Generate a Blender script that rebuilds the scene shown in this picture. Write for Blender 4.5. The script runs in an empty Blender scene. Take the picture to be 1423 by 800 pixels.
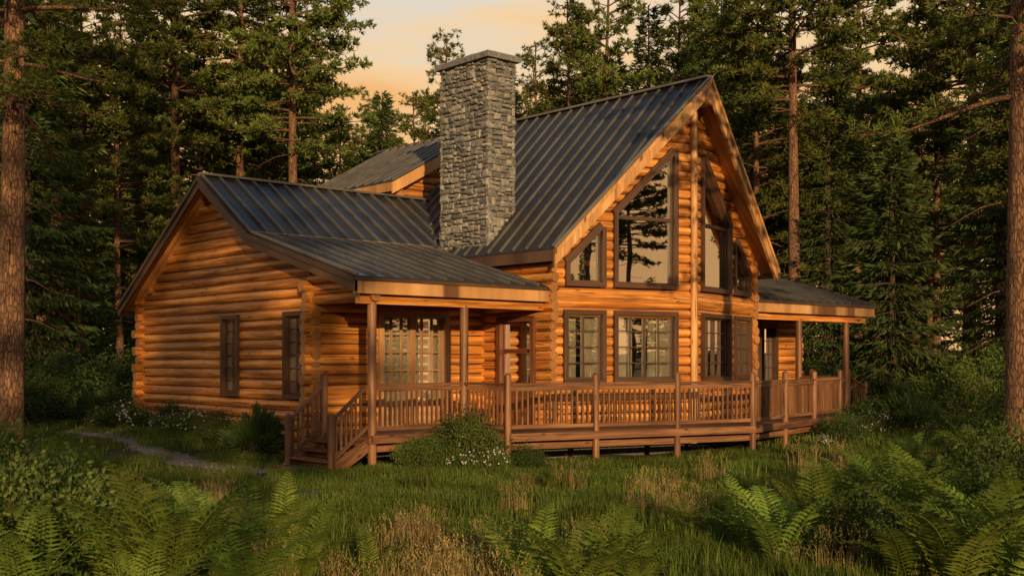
import bpy, math, random
import numpy as np
from mathutils import Vector, Matrix
random.seed(11)
rng = np.random.default_rng(11)
scene = bpy.context.scene
R = random.uniform

# ------------------------------------------------------------------ helpers
def c2w(px, z):
    """design helper: lateral offset/distance of a thing -> world x,y"""
    x = (px - 711) / 1601.0 * z
    return (.745 * x + .667 * z, -.667 * x + .745 * z)

def sstep(x, a, b):
    t = min(1, max(0, (x - a) / (b - a)))
    return t * t * (3 - 2 * t)

def gh(u, v):
    h = .45 * sstep(v, 19.8, 24)
    h = max(h, .33 * sstep(u, 22, 30) * sstep(v, 12, 16))
    h += .05 * math.sin(u * .7 + 1.3) * math.cos(v * .55) + .03 * math.sin(u * 1.9 + v * 1.3) + .02 * math.sin(3.1 * v - u * 2.2)
    d = math.hypot(u - 20, v - 22)
    if d > 40:
        h += (d - 40) * .012
    return h

CX = 20.79

class MB:
    def __init__(s):
        s.v = []; s.f = []; s.m = []; s.sm = []; s.a = []
    def add(s, vs, fs, mat=0, smooth=False, at=None):
        b = len(s.v)
        s.v.extend([tuple(p) for p in vs])
        s.a.extend(at if at is not None else [(0, 0, 0)] * len(vs))
        for f in fs:
            s.f.append([i + b for i in f]); s.m.append(mat); s.sm.append(smooth)
    def box(s, p0, p1, w, h, up=(0, 0, 1), mat=0, rnd=None):
        p0 = Vector(p0); p1 = Vector(p1); d = p1 - p0; L = d.length
        if L < 1e-4: return
        d /= L; up = Vector(up)
        sd = d.cross(up)
        if sd.length < 1e-4: sd = d.cross(Vector((1, 0, 0)))
        sd.normalize(); u2 = sd.cross(d).normalized()
        r = random.random() if rnd is None else rnd
        vs = []; at = []
        o = random.random() * 20
        for (q, t) in ((p0, 0), (p1, L)):
            for (a, b) in ((-1, -1), (1, -1), (1, 1), (-1, 1)):
                vs.append(q + sd * (a * w / 2) + u2 * (b * h / 2)); at.append((t + o, a * w / 2 + b * h / 2, r))
        s.add(vs, [(0, 1, 2, 3), (7, 6, 5, 4), (0, 4, 5, 1), (1, 5, 6, 2), (2, 6, 7, 3), (3, 7, 4, 0)], mat, False, at)
    def log(s, p0, p1, r, mat=0, cap=None, seg=12, r1=None, jit=.03):
        p0 = Vector(p0); p1 = Vector(p1); d = p1 - p0; L = d.length
        if L < .02: return
        d /= L
        up = Vector((0, 0, 1)) if abs(d.z) < .9 else Vector((1, 0, 0))
        n = d.cross(up).normalized(); b = n.cross(d)
        nr = max(2, int(L / .7) + 1); rr = random.random(); o = random.random() * 30
        vs = []; at = []; fs = []
        if r1 is None: r1 = r
        ph = [R(0, 6.28) for _ in range(3)]
        for i in range(nr):
            t = i / (nr - 1); c = p0 + d * (L * t)
            ra = (r + (r1 - r) * t)
            c = c + b * (math.sin(t * L * .9 + ph[2]) * ra * jit * 1.6)
            for k in range(seg + 1):
                a = 2 * math.pi * k / seg
                q = ra * (1 + jit * math.sin(2 * a + ph[0] + t * L) + jit * math.sin(t * L * 2.3 + ph[1]) * .6)
                vs.append(c + (n * math.cos(a) + b * math.sin(a)) * q); at.append((t * L + o, a * ra, rr))
        w = seg + 1
        for i in range(nr - 1):
            for k in range(seg):
                fs.append((i * w + k, i * w + k + 1, (i + 1) * w + k + 1, (i + 1) * w + k))
        s.add(vs, fs, mat, True, at)
        if cap is None: cap = mat
        for base, e in ((0, -1), ((nr - 1) * w, 1)):
            ring = vs[base:base + seg]; c = sum(ring, Vector()) / seg
            s.add(ring + [c + d * (.004 * e)], [(k, (k + 1) % seg, seg) for k in range(seg)], cap, False,
                  [(0, 1, rr)] * seg + [(0, 0, rr)])
    def prism(s, pts, off, mat=0, ax=(1, 0)):
        off = Vector(off); pts = [Vector(p) for p in pts]; n = len(pts); r = random.random()
        vs = pts + [p + off for p in pts]
        at = [((p.x, p.y)[ax[0]], (p.x, p.y)[ax[1]], r) for p in vs]
        fs = [tuple(range(n)), tuple(range(2 * n - 1, n - 1, -1))] + [(i, (i + 1) % n, (i + 1) % n + n, i + n) for i in range(n)]
        s.add(vs, fs, mat, False, at)
    def obj(s, name, mats, parent=None, link=True):
        me = bpy.data.meshes.new(name); me.from_pydata(s.v, [], s.f)
        for m in mats: me.materials.append(m)
        me.polygons.foreach_set('material_index', s.m); me.polygons.foreach_set('use_smooth', s.sm)
        a = me.attributes.new('lc', 'FLOAT_VECTOR', 'POINT'); a.data.foreach_set('vector', np.array(s.a, dtype=np.float32).ravel())
        me.update()
        o = bpy.data.objects.new(name, me)
        if link: scene.collection.objects.link(o)
        if parent: o.parent = parent
        return o

# ------------------------------------------------------------------ node helpers
def newmat(name):
    m = bpy.data.materials.new(name); m.use_nodes = True
    nt = m.node_tree
    return m, nt, nt.nodes['Principled BSDF'], nt.nodes['Material Output']
def ND(nt, t, ins=None, **kw):
    n = nt.nodes.new(t)
    for k, v in kw.items(): setattr(n, k, v)
    if ins:
        for k, v in ins.items():
            if isinstance(v, bpy.types.NodeSocket): nt.links.new(v, n.inputs[k])
            else: n.inputs[k].default_value = v
    return n
def ramp(nt, fac, stops):
    n = nt.nodes.new('ShaderNodeValToRGB'); cr = n.color_ramp
    while len(cr.elements) < len(stops): cr.elements.new(.5)
    for e, (p, c) in zip(cr.elements, stops):
        e.position = p; e.color = (*c, 1) if len(c) == 3 else c
    nt.links.new(fac, n.inputs[0]); return n
def mth(nt, op, a, b=None):
    n = nt.nodes.new('ShaderNodeMath'); n.operation = op
    for i, x in enumerate((a, b)):
        if x is None: continue
        if isinstance(x, bpy.types.NodeSocket): nt.links.new(x, n.inputs[i])
        else: n.inputs[i].default_value = x
    return n.outputs[0]
def mixc(nt, bt, fac, a, b):
    n = nt.nodes.new('ShaderNodeMixRGB'); n.blend_type = bt
    for i, x in enumerate((fac, a, b)):
        if isinstance(x, bpy.types.NodeSocket): nt.links.new(x, n.inputs[i])
        elif i == 0: n.inputs[0].default_value = x
        else: n.inputs[i].default_value = (*x, 1)
    return n.outputs[0]
def vmul(nt, v, m):
    n = nt.nodes.new('ShaderNodeVectorMath'); n.operation = 'MULTIPLY'; nt.links.new(v, n.inputs[0]); n.inputs[1].default_value = m
    return n.outputs[0]

def wood(name, dark, mid, light, rough=.55, planks=0, knots=True, var=.35, bump=.35):
    m, nt, b, out = newmat(name)
    at = ND(nt, 'ShaderNodeAttribute', attribute_name='lc').outputs['Vector']
    sep = ND(nt, 'ShaderNodeSeparateXYZ', {0: at})
    n1 = ND(nt, 'ShaderNodeTexNoise', {'Vector': vmul(nt, at, (.55, 11, 61)), 'Scale': 1.0, 'Detail': 5.0, 'Roughness': .65})
    n2 = ND(nt, 'ShaderNodeTexNoise', {'Vector': vmul(nt, at, (2.2, 75, 61)), 'Scale': 1.0, 'Detail': 2.0})
    cr = ramp(nt, n1.outputs[0], [(.34, dark), (.5, mid), (.66, light)])
    g = ramp(nt, n2.outputs[0], [(.3, (.55, .52, .5)), (.6, (1, 1, 1))])
    col = mixc(nt, 'MULTIPLY', .7, cr.outputs[0], g.outputs[0])
    hgt = mth(nt, 'ADD', mth(nt, 'MULTIPLY', n2.outputs[0], .4), mth(nt, 'MULTIPLY', n1.outputs[0], .6))
    if knots:
        vo = ND(nt, 'ShaderNodeTexVoronoi', {'Vector': vmul(nt, at, (1.7, 5.2, 17)), 'Scale': 1.0})
        k = ramp(nt, vo.outputs['Distance'], [(.06, (.2, .13, .09)), (.15, (1, 1, 1))])
        col = mixc(nt, 'MULTIPLY', .8, col, k.outputs[0])
        n3 = ND(nt, 'ShaderNodeTexNoise', {'Vector': vmul(nt, at, (.8, 26, 43)), 'Scale': 1.0, 'Detail': 1.0})
        ck = ramp(nt, n3.outputs[0], [(.30, (.15, .1, .08)), (.34, (1, 1, 1))])
        col = mixc(nt, 'MULTIPLY', .85, col, ck.outputs[0])
    wn = ND(nt, 'ShaderNodeTexWhiteNoise', {'W': mth(nt, 'MULTIPLY', sep.outputs[2], 977.0)}, noise_dimensions='1D')
    val = mth(nt, 'ADD', mth(nt, 'MULTIPLY', wn.outputs[0], var), 1 - var * .5)
    if planks:
        q = mth(nt, 'DIVIDE', sep.outputs[1], planks)
        wn2 = ND(nt, 'ShaderNodeTexWhiteNoise', {'W': mth(nt, 'FLOOR', q)}, noise_dimensions='1D')
        val = mth(nt, 'MULTIPLY', val, mth(nt, 'ADD', mth(nt, 'MULTIPLY', wn2.outputs[0], .3), .8))
        fr = mth(nt, 'FRACT', q)
        gap = mth(nt, 'GREATER_THAN', fr, .07)
        val = mth(nt, 'MULTIPLY', val, mth(nt, 'ADD', mth(nt, 'MULTIPLY', gap, .75), .25))
    geo = ND(nt, 'ShaderNodeNewGeometry')
    nw = ND(nt, 'ShaderNodeTexNoise', {'Vector': geo.outputs['Position'], 'Scale': .9, 'Detail': 2.0})
    val = mth(nt, 'MULTIPLY', val, mth(nt, 'ADD', mth(nt, 'MULTIPLY', nw.outputs[0], .8), .6))
    hs = ND(nt, 'ShaderNodeHueSaturation', {'Value': val, 'Color': col})
    nt.links.new(hs.outputs[0], b.inputs['Base Color'])
    b.inputs['Roughness'].default_value = rough
    bp = ND(nt, 'ShaderNodeBump', {'Strength': bump, 'Distance': .02, 'Height': hgt})
    nt.links.new(bp.outputs[0], b.inputs['Normal'])
    return m

M_log = wood('honey_log', (.27, .08, .015), (.55, .21, .04), (.78, .37, .09), rough=.45, var=.5)
M_logend = wood('log_end_grain', (.2, .09, .03), (.38, .17, .055), (.48, .25, .1))
M_core = wood('wall_core_shade', (.035, .013, .005), (.05, .018, .007), (.06, .024, .01), knots=False)  # wall core behind the logs, near-black to paint shade into the grooves
M_fascia = wood('fascia_timber', (.36, .17, .06), (.56, .29, .11), (.66, .39, .17), knots=True, var=.2)
M_trim = wood('brown_trim', (.045, .019, .01), (.075, .033, .016), (.11, .05, .025), knots=False, var=.2)
M_darkfas = wood('dark_fascia', (.04, .02, .013), (.07, .036, .022), (.11, .058, .036), knots=False, var=.2)
M_deckw = wood('deck_timber', (.09, .037, .017), (.175, .075, .034), (.27, .13, .062), knots=True, var=.5)
M_floor = wood('deck_boards', (.10, .05, .03), (.17, .09, .055), (.24, .14, .09), planks=.14, knots=False)
M_soffit = wood('soffit_boards', (.36, .15, .045), (.54, .25, .08), (.64, .33, .12), planks=.16, knots=True)
M_door = wood('door_wood', (.09, .028, .012), (.15, .05, .022), (.2, .075, .03), knots=False, rough=.4)
M_frdoor = wood('french_door_wood', (.24, .12, .05), (.36, .19, .085), (.44, .26, .13), knots=False)

def metal(name, col, rr=(.34, .5)):
    m, nt, b, out = newmat(name)
    tc = ND(nt, 'ShaderNodeNewGeometry')
    n = ND(nt, 'ShaderNodeTexNoise', {'Vector': tc.outputs['Position'], 'Scale': 1.7, 'Detail': 6.0, 'Roughness': .65})
    c = ramp(nt, n.outputs[0], [(.3, tuple(x * .7 for x in col)), (.7, tuple(x * 1.3 for x in col))])
    nt.links.new(c.outputs[0], b.inputs['Base Color'])
    b.inputs['Metallic'].default_value = .5
    r = ND(nt, 'ShaderNodeMapRange', {0: n.outputs[0], 1: .3, 2: .7, 3: rr[0], 4: rr[1]})
    nt.links.new(r.outputs[0], b.inputs['Roughness'])
    n2 = ND(nt, 'ShaderNodeTexNoise', {'Vector': tc.outputs['Position'], 'Scale': 2.2, 'Detail': 1.0})
    bp = ND(nt, 'ShaderNodeBump', {'Strength': .18, 'Distance': .05, 'Height': n2.outputs[0]})
    nt.links.new(bp.outputs[0], b.inputs['Normal'])
    return m
M_roof = metal('standing_seam_metal', (.05, .049, .053), (.3, .44))
M_seam = metal('seam_metal_lit', (.17, .16, .155), (.25, .4))  # roof metal again, painted lighter for the light its ribs catch

def stone(name, c0, c1, c2, sc=9):
    m, nt, b, out = newmat(name)
    g = ND(nt, 'ShaderNodeNewGeometry')
    n = ND(nt, 'ShaderNodeTexNoise', {'Vector': g.outputs['Position'], 'Scale': sc, 'Detail': 8.0, 'Roughness': .65})
    isl = ramp(nt, g.outputs['Random Per Island'], [(0, c0), (.5, c1), (1, c2)])
    v = ramp(nt, n.outputs[0], [(.3, (.45, .45, .45)), (.65, (1.2, 1.18, 1.15))])
    col = mixc(nt, 'MULTIPLY', 1, isl.outputs[0], v.outputs[0])
    nt.links.new(col, b.inputs['Base Color']); b.inputs['Roughness'].default_value = .9
    bp = ND(nt, 'ShaderNodeBump', {'Strength': .9, 'Distance': .04, 'Height': n.outputs[0]})
    nt.links.new(bp.outputs[0], b.inputs['Normal'])
    return m
M_stone = stone('field_stone', (.13, .13, .135), (.21, .205, .205), (.32, .3, .28))
M_mortar = stone('mortar', (.1, .1, .095), (.1, .1, .095), (.1, .1, .095), 20)
M_gravel = stone('gravel', (.13, .12, .1), (.18, .165, .14), (.27, .25, .22), 30)

def glassmat():
    m, nt, b, out = newmat('window_glass')
    nt.nodes.remove(b)
    g = ND(nt, 'ShaderNodeBsdfGlossy', {'Color': (.97, .97, .97, 1), 'Roughness': .01})
    geo = ND(nt, 'ShaderNodeNewGeometry')
    n = ND(nt, 'ShaderNodeTexNoise', {'Vector': geo.outputs['Position'], 'Scale': 1.3, 'Detail': 0.0})
    bp = ND(nt, 'ShaderNodeBump', {'Strength': .04, 'Distance': .05, 'Height': n.outputs[0]})
    nt.links.new(bp.outputs[0], g.inputs['Normal'])
    t = ND(nt, 'ShaderNodeBsdfTransparent', {'Color': (.75, .76, .74, 1)})
    lw = ND(nt, 'ShaderNodeLayerWeight', {'Blend': .35})
    f = mth(nt, 'MINIMUM', mth(nt, 'ADD', mth(nt, 'MULTIPLY', lw.outputs['Fresnel'], .8), .45), 1.0)
    mx = ND(nt, 'ShaderNodeMixShader', {0: f, 1: t.outputs[0], 2: g.outputs[0]})
    nt.links.new(mx.outputs[0], out.inputs[0])
    return m
M_glass = glassmat()
def plain(name, c, rough=.8):
    m, nt, b, out = newmat(name)
    g = ND(nt, 'ShaderNodeNewGeometry')
    n = ND(nt, 'ShaderNodeTexNoise', {'Vector': g.outputs['Position'], 'Scale': 6.0, 'Detail': 4.0})
    v = ramp(nt, n.outputs[0], [(.3, tuple(x * .8 for x in c)), (.7, tuple(min(1, x * 1.15) for x in c))])
    nt.links.new(v.outputs[0], b.inputs['Base Color']); b.inputs['Roughness'].default_value = rough
    return m
M_curtain = plain('curtain_linen', (.82, .73, .56))
M_iron = plain('dark_iron', (.03, .03, .03), .4)

def foliage(name, cols, transl=.35):
    m, nt, b, out = newmat(name)
    nt.nodes.remove(b)
    g = ND(nt, 'ShaderNodeNewGeometry'); oi = ND(nt, 'ShaderNodeObjectInfo')
    c = ramp(nt, g.outputs['Random Per Island'], [(i / (len(cols) - 1), cc) for i, cc in enumerate(cols)])
    n = ND(nt, 'ShaderNodeTexNoise', {'Vector': g.outputs['Position'], 'Scale': .9, 'Detail': 1.0})
    v = mth(nt, 'ADD', mth(nt, 'MULTIPLY', n.outputs[0], 1.2), .4)
    v = mth(nt, 'MULTIPLY', v, mth(nt, 'ADD', mth(nt, 'MULTIPLY', oi.outputs['Random'], .5), .75))
    h = mth(nt, 'ADD', mth(nt, 'MULTIPLY', oi.outputs['Random'], .03), .485)
    hs = ND(nt, 'ShaderNodeHueSaturation', {'Hue': h, 'Value': v, 'Color': c.outputs[0]})
    df = ND(nt, 'ShaderNodeBsdfDiffuse', {'Color': hs.outputs[0]})
    tr = ND(nt, 'ShaderNodeBsdfTranslucent', {'Color': hs.outputs[0]})
    mx = ND(nt, 'ShaderNodeMixShader', {0: transl, 1: df.outputs[0], 2: tr.outputs[0]})
    nt.links.new(mx.outputs[0], out.inputs[0])
    return m
M_pine = foliage('pine_needles', [(.06, .09, .024), (.105, .13, .034), (.18, .185, .048)], .25)
M_spruce = foliage('spruce_needles', [(.038, .066, .024), (.065, .1, .032), (.12, .145, .044)], .25)
M_grass = foliage('grass_blades', [(.07, .11, .02), (.105, .15, .03), (.17, .185, .048)])
M_dry = foliage('dry_grass', [(.24, .17, .07), (.34, .24, .1), (.42, .32, .16)])
M_fern = foliage('fern_leaf', [(.12, .18, .03), (.16, .23, .04), (.22, .28, .06)], .35)
M_shrub = foliage('shrub_leaf', [(.07, .11, .026), (.1, .145, .036), (.16, .185, .055)])
M_shrubd = foliage('dark_shrub_leaf', [(.045, .075, .025), (.065, .1, .03), (.1, .135, .04)])
M_flower = foliage('white_petals', [(.5, .45, .42), (.65, .6, .58), (.75, .7, .7)], .3)

def bark(name, c0, c1, c2):
    m, nt, b, out = newmat(name)
    tc = ND(nt, 'ShaderNodeTexCoord').outputs['Object']
    n = ND(nt, 'ShaderNodeTexNoise', {'Vector': vmul(nt, tc, (9, 9, 1.8)), 'Scale': 1.3, 'Detail': 6.0, 'Roughness': .65})
    nd = ND(nt, 'ShaderNodeVectorMath', {0: vmul(nt, tc, (20, 20, 5.5)), 1: n.outputs['Color']}, operation='ADD')
    vo = ND(nt, 'ShaderNodeTexVoronoi', {'Vector': nd.outputs[0], 'Scale': 1.0}, feature='DISTANCE_TO_EDGE')
    cr = ramp(nt, n.outputs[0], [(.3, c0), (.5, c1), (.7, c2)])
    ed = ramp(nt, vo.outputs[0], [(.0, (.35, .3, .28)), (.12, (1, 1, 1))])
    col = mixc(nt, 'MULTIPLY', .7, cr.outputs[0], ed.outputs[0])
    nt.links.new(col, b.inputs['Base Color']); b.inputs['Roughness'].default_value = .9
    bp = ND(nt, 'ShaderNodeBump', {'Strength': 1.0, 'Distance': .04, 'Height': mth(nt, 'ADD', ed.outputs[0], n.outputs[0])})
    nt.links.new(bp.outputs[0], b.inputs['Normal'])
    return m
M_bark = bark('pine_bark', (.09, .048, .03), (.2, .1, .055), (.34, .175, .09))
M_barkd = bark('spruce_bark', (.04, .03, .022), (.08, .055, .04), (.13, .09, .065))

def groundmat():
    m, nt, b, out = newmat('forest_floor')
    g = ND(nt, 'ShaderNodeNewGeometry').outputs['Position']
    n1 = ND(nt, 'ShaderNodeTexNoise', {'Vector': g, 'Scale': .35, 'Detail': 5.0, 'Roughness': .6})
    n2 = ND(nt, 'ShaderNodeTexNoise', {'Vector': g, 'Scale': 9.0, 'Detail': 8.0, 'Roughness': .7})
    n3 = ND(nt, 'ShaderNodeTexNoise', {'Vector': g, 'Scale': 60.0, 'Detail': 4.0})
    a = ramp(nt, n1.outputs[0], [(.38, (.05, .08, .02)), (.55, (.07, .095, .026)), (.68, (.11, .1, .04))])
    c = ramp(nt, n2.outputs[0], [(.35, (.45, .4, .35)), (.65, (1.3, 1.3, 1.2))])
    col = mixc(nt, 'MULTIPLY', 1, a.outputs[0], c.outputs[0])
    col = mixc(nt, 'MULTIPLY', .5, col, n3.outputs[0])
    nt.links.new(col, b.inputs['Base Color']); b.inputs['Roughness'].default_value = .95
    hh = mth(nt, 'ADD', n2.outputs[0], mth(nt, 'MULTIPLY', n3.outputs[0], .4))
    bp = ND(nt, 'ShaderNodeBump', {'Strength': 1.0, 'Distance': .08, 'Height': hh})
    nt.links.new(bp.outputs[0], b.inputs['Normal'])
    return m
M_ground = groundmat()

# ------------------------------------------------------------------ ground
n = 230
ts = np.linspace(-1, 1, n)
ax = 11 * np.sinh(ts * 4.3)
gv = []
for j in range(n):
    for i in range(n):
        u = 14 + ax[i]; v = 16 + ax[j]
        gv.append((u, v, gh(u, v)))
gf = [(j * n + i, j * n + i + 1, (j + 1) * n + i + 1, (j + 1) * n + i) for j in range(n - 1) for i in range(n - 1)]
me = bpy.data.meshes.new('ground'); me.from_pydata(gv, [], gf); me.materials.append(M_ground)
me.polygons.foreach_set('use_smooth', [True] * len(gf))
scene.collection.objects.link(bpy.data.objects.new('ground', me))

# ------------------------------------------------------------------ cabin
cabin = bpy.data.objects.new('log_cabin', None); scene.collection.objects.link(cabin)
CH = .212; LR = .111

def poly_iv(poly, z):
    xs = []
    k = len(poly)
    for i in range(k):
        (s0, z0), (s1, z1) = poly[i], poly[(i + 1) % k]
        if (z0 <= z < z1) or (z1 <= z < z0):
            xs.append(s0 + (s1 - s0) * (z - z0) / (z1 - z0))
    xs.sort()
    return (xs[0], xs[-1]) if len(xs) >= 2 else None

def wallP(A, d, nrm):
    A = Vector((A[0], A[1], 0)); d = Vector((d[0], d[1], 0)).normalized(); nrm = Vector((nrm[0], nrm[1], 0)).normalized()
    return lambda s, z, o=0: A + d * s + nrm * o + Vector((0, 0, z))

def wall(name, P, z0, poly, openings, e0=0, e1=0, ph=0, zext=99):
    mb = MB()
    zmax = max(z for _, z in poly)
    k = 0
    while True:
        zc = z0 + (k + .5 + ph) * CH
        if zc > zmax: break
        iv = poly_iv(poly, zc)
        k += 1
        if not iv: continue
        a, b = iv; ivs = [(a, b)]
        for op in openings:
            os_ = [poly_iv(op, zc + dz) for dz in (-LR * .72, -.03, .03, LR * .72)]
            os_ = [o for o in os_ if o]
            if not os_ : continue
            if not poly_iv(op, zc - .03) and not poly_iv(op, zc + .03): continue
            o = (min(q[0] for q in os_), max(q[1] for q in os_))
            new = []
            for (x, y) in ivs:
                if o[1] <= x or o[0] >= y: new.append((x, y)); continue
                if o[0] > x: new.append((x, o[0]))
                if o[1] < y: new.append((o[1], y))
            ivs = new
        L = max(s for s, _ in poly)
        for (x, y) in ivs:
            if y - x < .03: continue
            mb.box(P(x, zc), P(y, zc), .1, CH, mat=2)
            xx, yy = x, y
            if x < .02 and e0 and zc < zext: xx = x - e0 * R(.75, 1.2)
            if y > L - .02 and e1 and zc < zext: yy = y + e1 * R(.75, 1.2)
            mb.log(P(xx, zc), P(yy, zc), LR * R(.965, 1.03), mat=0, cap=1, seg=14)
    return mb.obj(name, [M_log, M_logend, M_core], cabin)

def poly_clip_v(poly, s):
    zs = []
    k = len(poly)
    for i in range(k):
        (s0, z0), (s1, z1) = poly[i], poly[(i + 1) % k]
        if (s0 <= s < s1) or (s1 <= s < s0):
            zs.append(z0 + (z1 - z0) * (s - s0) / (s1 - s0))
    zs.sort()
    return (zs[0], zs[-1]) if len(zs) >= 2 else None

def window(name, P, poly, vbars, hbars, tw=.10, curtain=0, mat=None, panelz=None):
    mb = MB()
    n = len(poly)
    cs = sum(p[0] for p in poly) / n; cz = sum(p[1] for p in poly) / n
    nv = (P(0, 0, 1) - P(0, 0, 0))
    for i in range(n):
        a = poly[i]; b = poly[(i + 1) % n]
        dx, dz = b[0] - a[0], b[1] - a[1]; L = math.hypot(dx, dz); dx /= L; dz /= L
        ox, oz = dz, -dx
        mx, mz = (a[0] + b[0]) / 2, (a[1] + b[1]) / 2
        if (mx - cs) * ox + (mz - cz) * oz < 0: ox, oz = -ox, -oz
        slope = abs(dz) > .2 and abs(dx) > .2
        t2 = tw + (.06 if slope else 0)
        ext = tw * .5 if abs(dz) < .2 else 0
        dep = .245 - .003 * i
        q = t2 / 2 - .005
        p0 = P(a[0] + ox * q - dx * (ext + tw * .45), a[1] + oz * q - dz * (ext + tw * .45), .055)
        p1 = P(b[0] + ox * q + dx * (ext + tw * .45), b[1] + oz * q + dz * (ext + tw * .45), .055)
        mb.box(p0, p1, t2, dep, up=nv, mat=0)
        q2 = -.02; dep2 = .07 - .002 * i
        p0 = P(a[0] + ox * q2, a[1] + oz * q2, .03); p1 = P(b[0] + ox * q2, b[1] + oz * q2, .03)
        mb.box(p0, p1, .05, dep2, up=nv, mat=0)
    for s, w in vbars:
        r = poly_clip_v(poly, s)
        if r: mb.box(P(s, r[0], .035), P(s, r[1], .035), w, .05 + w * .3, up=nv, mat=0)
    for z, w in hbars:
        r = poly_iv(poly, z)
        if r: mb.box(P(r[0], z, .035), P(r[1], z, .035), w, .044 + w * .3, up=nv, mat=0)
    mb.add([P(s, z, .02) for s, z in poly], [tuple(range(n))], 1)
    if panelz:
        s0 = min(p[0] for p in poly); s1 = max(p[0] for p in poly)
        z0 = min(p[1] for p in poly)
        mb.box(P(s0, (z0 + panelz) / 2, .03), P(s1, (z0 + panelz) / 2, .03), panelz - z0, .056, up=nv, mat=0)
    if curtain:
        s0 = min(p[0] for p in poly); s1 = max(p[0] for p in poly); z0 = min(p[1] for p in poly); z1 = max(p[1] for p in poly)
        spans = [(s0 - .1, s0 + (s1 - s0) * curtain), (s1 - (s1 - s0) * curtain, s1 + .1)]
        for (a, b) in spans:
            m = 40; vs = []; fs = []
            for i in range(m + 1):
                s = a + (b - a) * i / m; o = -.13 + .035 * math.sin(i * 1.35) + .012 * math.sin(i * 3.1)
                vs += [P(s, z0 - .1, o), P(s, z1 + .1, o * 1.0)]
            for i in range(m): fs.append((2 * i, 2 * i + 2, 2 * i + 3, 2 * i + 1))
            mb.add(vs, fs, 2, True)
    return mb.obj(name, [mat or M_trim, M_glass, M_curtain], cabin)

def rect(s0, s1, z0, z1): return [(s0, z0), (s1, z0), (s1, z1), (s0, z1)]
def gridbars(s0, s1, n, z0, z1, m, w=.024):
    return ([(s0 + (s1 - s0) * i / n, w) for i in range(1, n)], [(z0 + (z1 - z0) * i / m, w) for i in range(1, m)])

# ---- great room prow
zb = .5
HW = 3.59; PS = .93; PL = math.hypot(HW, PS)
for side, nm in ((-1, 'west'), (1, 'east')):
    A = (CX, 17.09); d = (side * HW / PL, PS / PL)
    nr = (side * PS / PL, -HW / PL)
    P = wallP(A, d, nr)
    lowS = rect(2.436, 3.32, 1.68, 3.1); lowB = rect(.508, 2.04, 1.68, 3.1)
    upB = [(.508, 3.8), (2.04, 3.8), (2.04, 5.33), (.508, 6.78)]
    upS = [(2.436, 3.8), (3.27, 3.8), (3.27, 4.2), (2.436, 4.98)]
    wall('prow_wall_' + nm, P, zb, [(0.04, zb), (PL, zb), (PL, 4.62), (0.04, 8.3)], [lowS, lowB, upB, upS])
    vb, hb = gridbars(2.436, 3.32, 2, 1.68, 3.1, 4)
    window('sash_window_' + nm, P, lowS, vb + [(2.878, .045)], hb, curtain=.4)
    vb, hb = gridbars(.508, 2.04, 4, 1.68, 3.1, 4)
    window('picture_window_' + nm, P, lowB, vb + [(1.274, .05)], hb, curtain=.36)
    window('trapezoid_window_' + nm, P, upB, [], [(5.28, .08)])
    window('corner_window_' + nm, P, upS, [], [])
    mb = MB()
    mb.log(P(0.05, 3.46, .015), P(PL - .05, 3.46, .015), .125, seg=16)
    mb.obj('belt_log_' + nm, [M_log], cabin)
    su = CX + side * HW
    Ps = wallP((su, 18.02), (0, 1), (side, 0))
    ops = []
    if side == -1:
        dr = rect(.42, 1.42, .70, 2.95); ops = [dr]
        window('entry_door', Ps, dr, [], [(2.3, .1)], tw=.12, mat=M_door, panelz=1.6)
        mbd = MB(); mbd.log(Ps(.55, 1.55, .07), Ps(.55, 1.75, .07), .015, seg=8); mbd.log(Ps(.55, 1.65, .02), Ps(.55, 1.65, .08), .03, seg=8)
        mbd.obj('door_handle', [M_iron], cabin)
    wall('great_room_side_wall_' + nm, Ps, zb, rect(0, 11, zb, 4.6), ops, e0=.18, ph=-.5)
mb = MB(); mb.log((CX, 16.95, .1), (CX, 16.95, 8.1), .085, seg=14)
mb.log((CX, 16.42, 8.0), (CX, 18.0, 8.0), .13, cap=1, seg=16)
mb.obj('prow_post', [M_fascia, M_logend], cabin)
Pb = wallP((CX - HW, 29.0), (1, 0), (0, 1))
wall('rear_gable_wall', Pb, zb, [(0, zb), (2 * HW, zb), (2 * HW, 4.6), (HW, 8.25), (0, 4.6)], [], ph=0)
mb = MB()
mb.box((17.4, 23.4, 3.45), (24.2, 23.4, 3.45), .15, .3); mb.box((CX, 23.6, .6), (CX, 23.6, 7.9), .2, .2, up=(1, 0, 0))
mb.prism([(17.4, 23.5, 3.4), (24.2, 23.5, 3.4), (24.2, 28.9, 3.4), (17.4, 28.9, 3.4)], (0, 0, .12), 0)
mb.obj('loft', [M_fascia], cabin)

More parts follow.
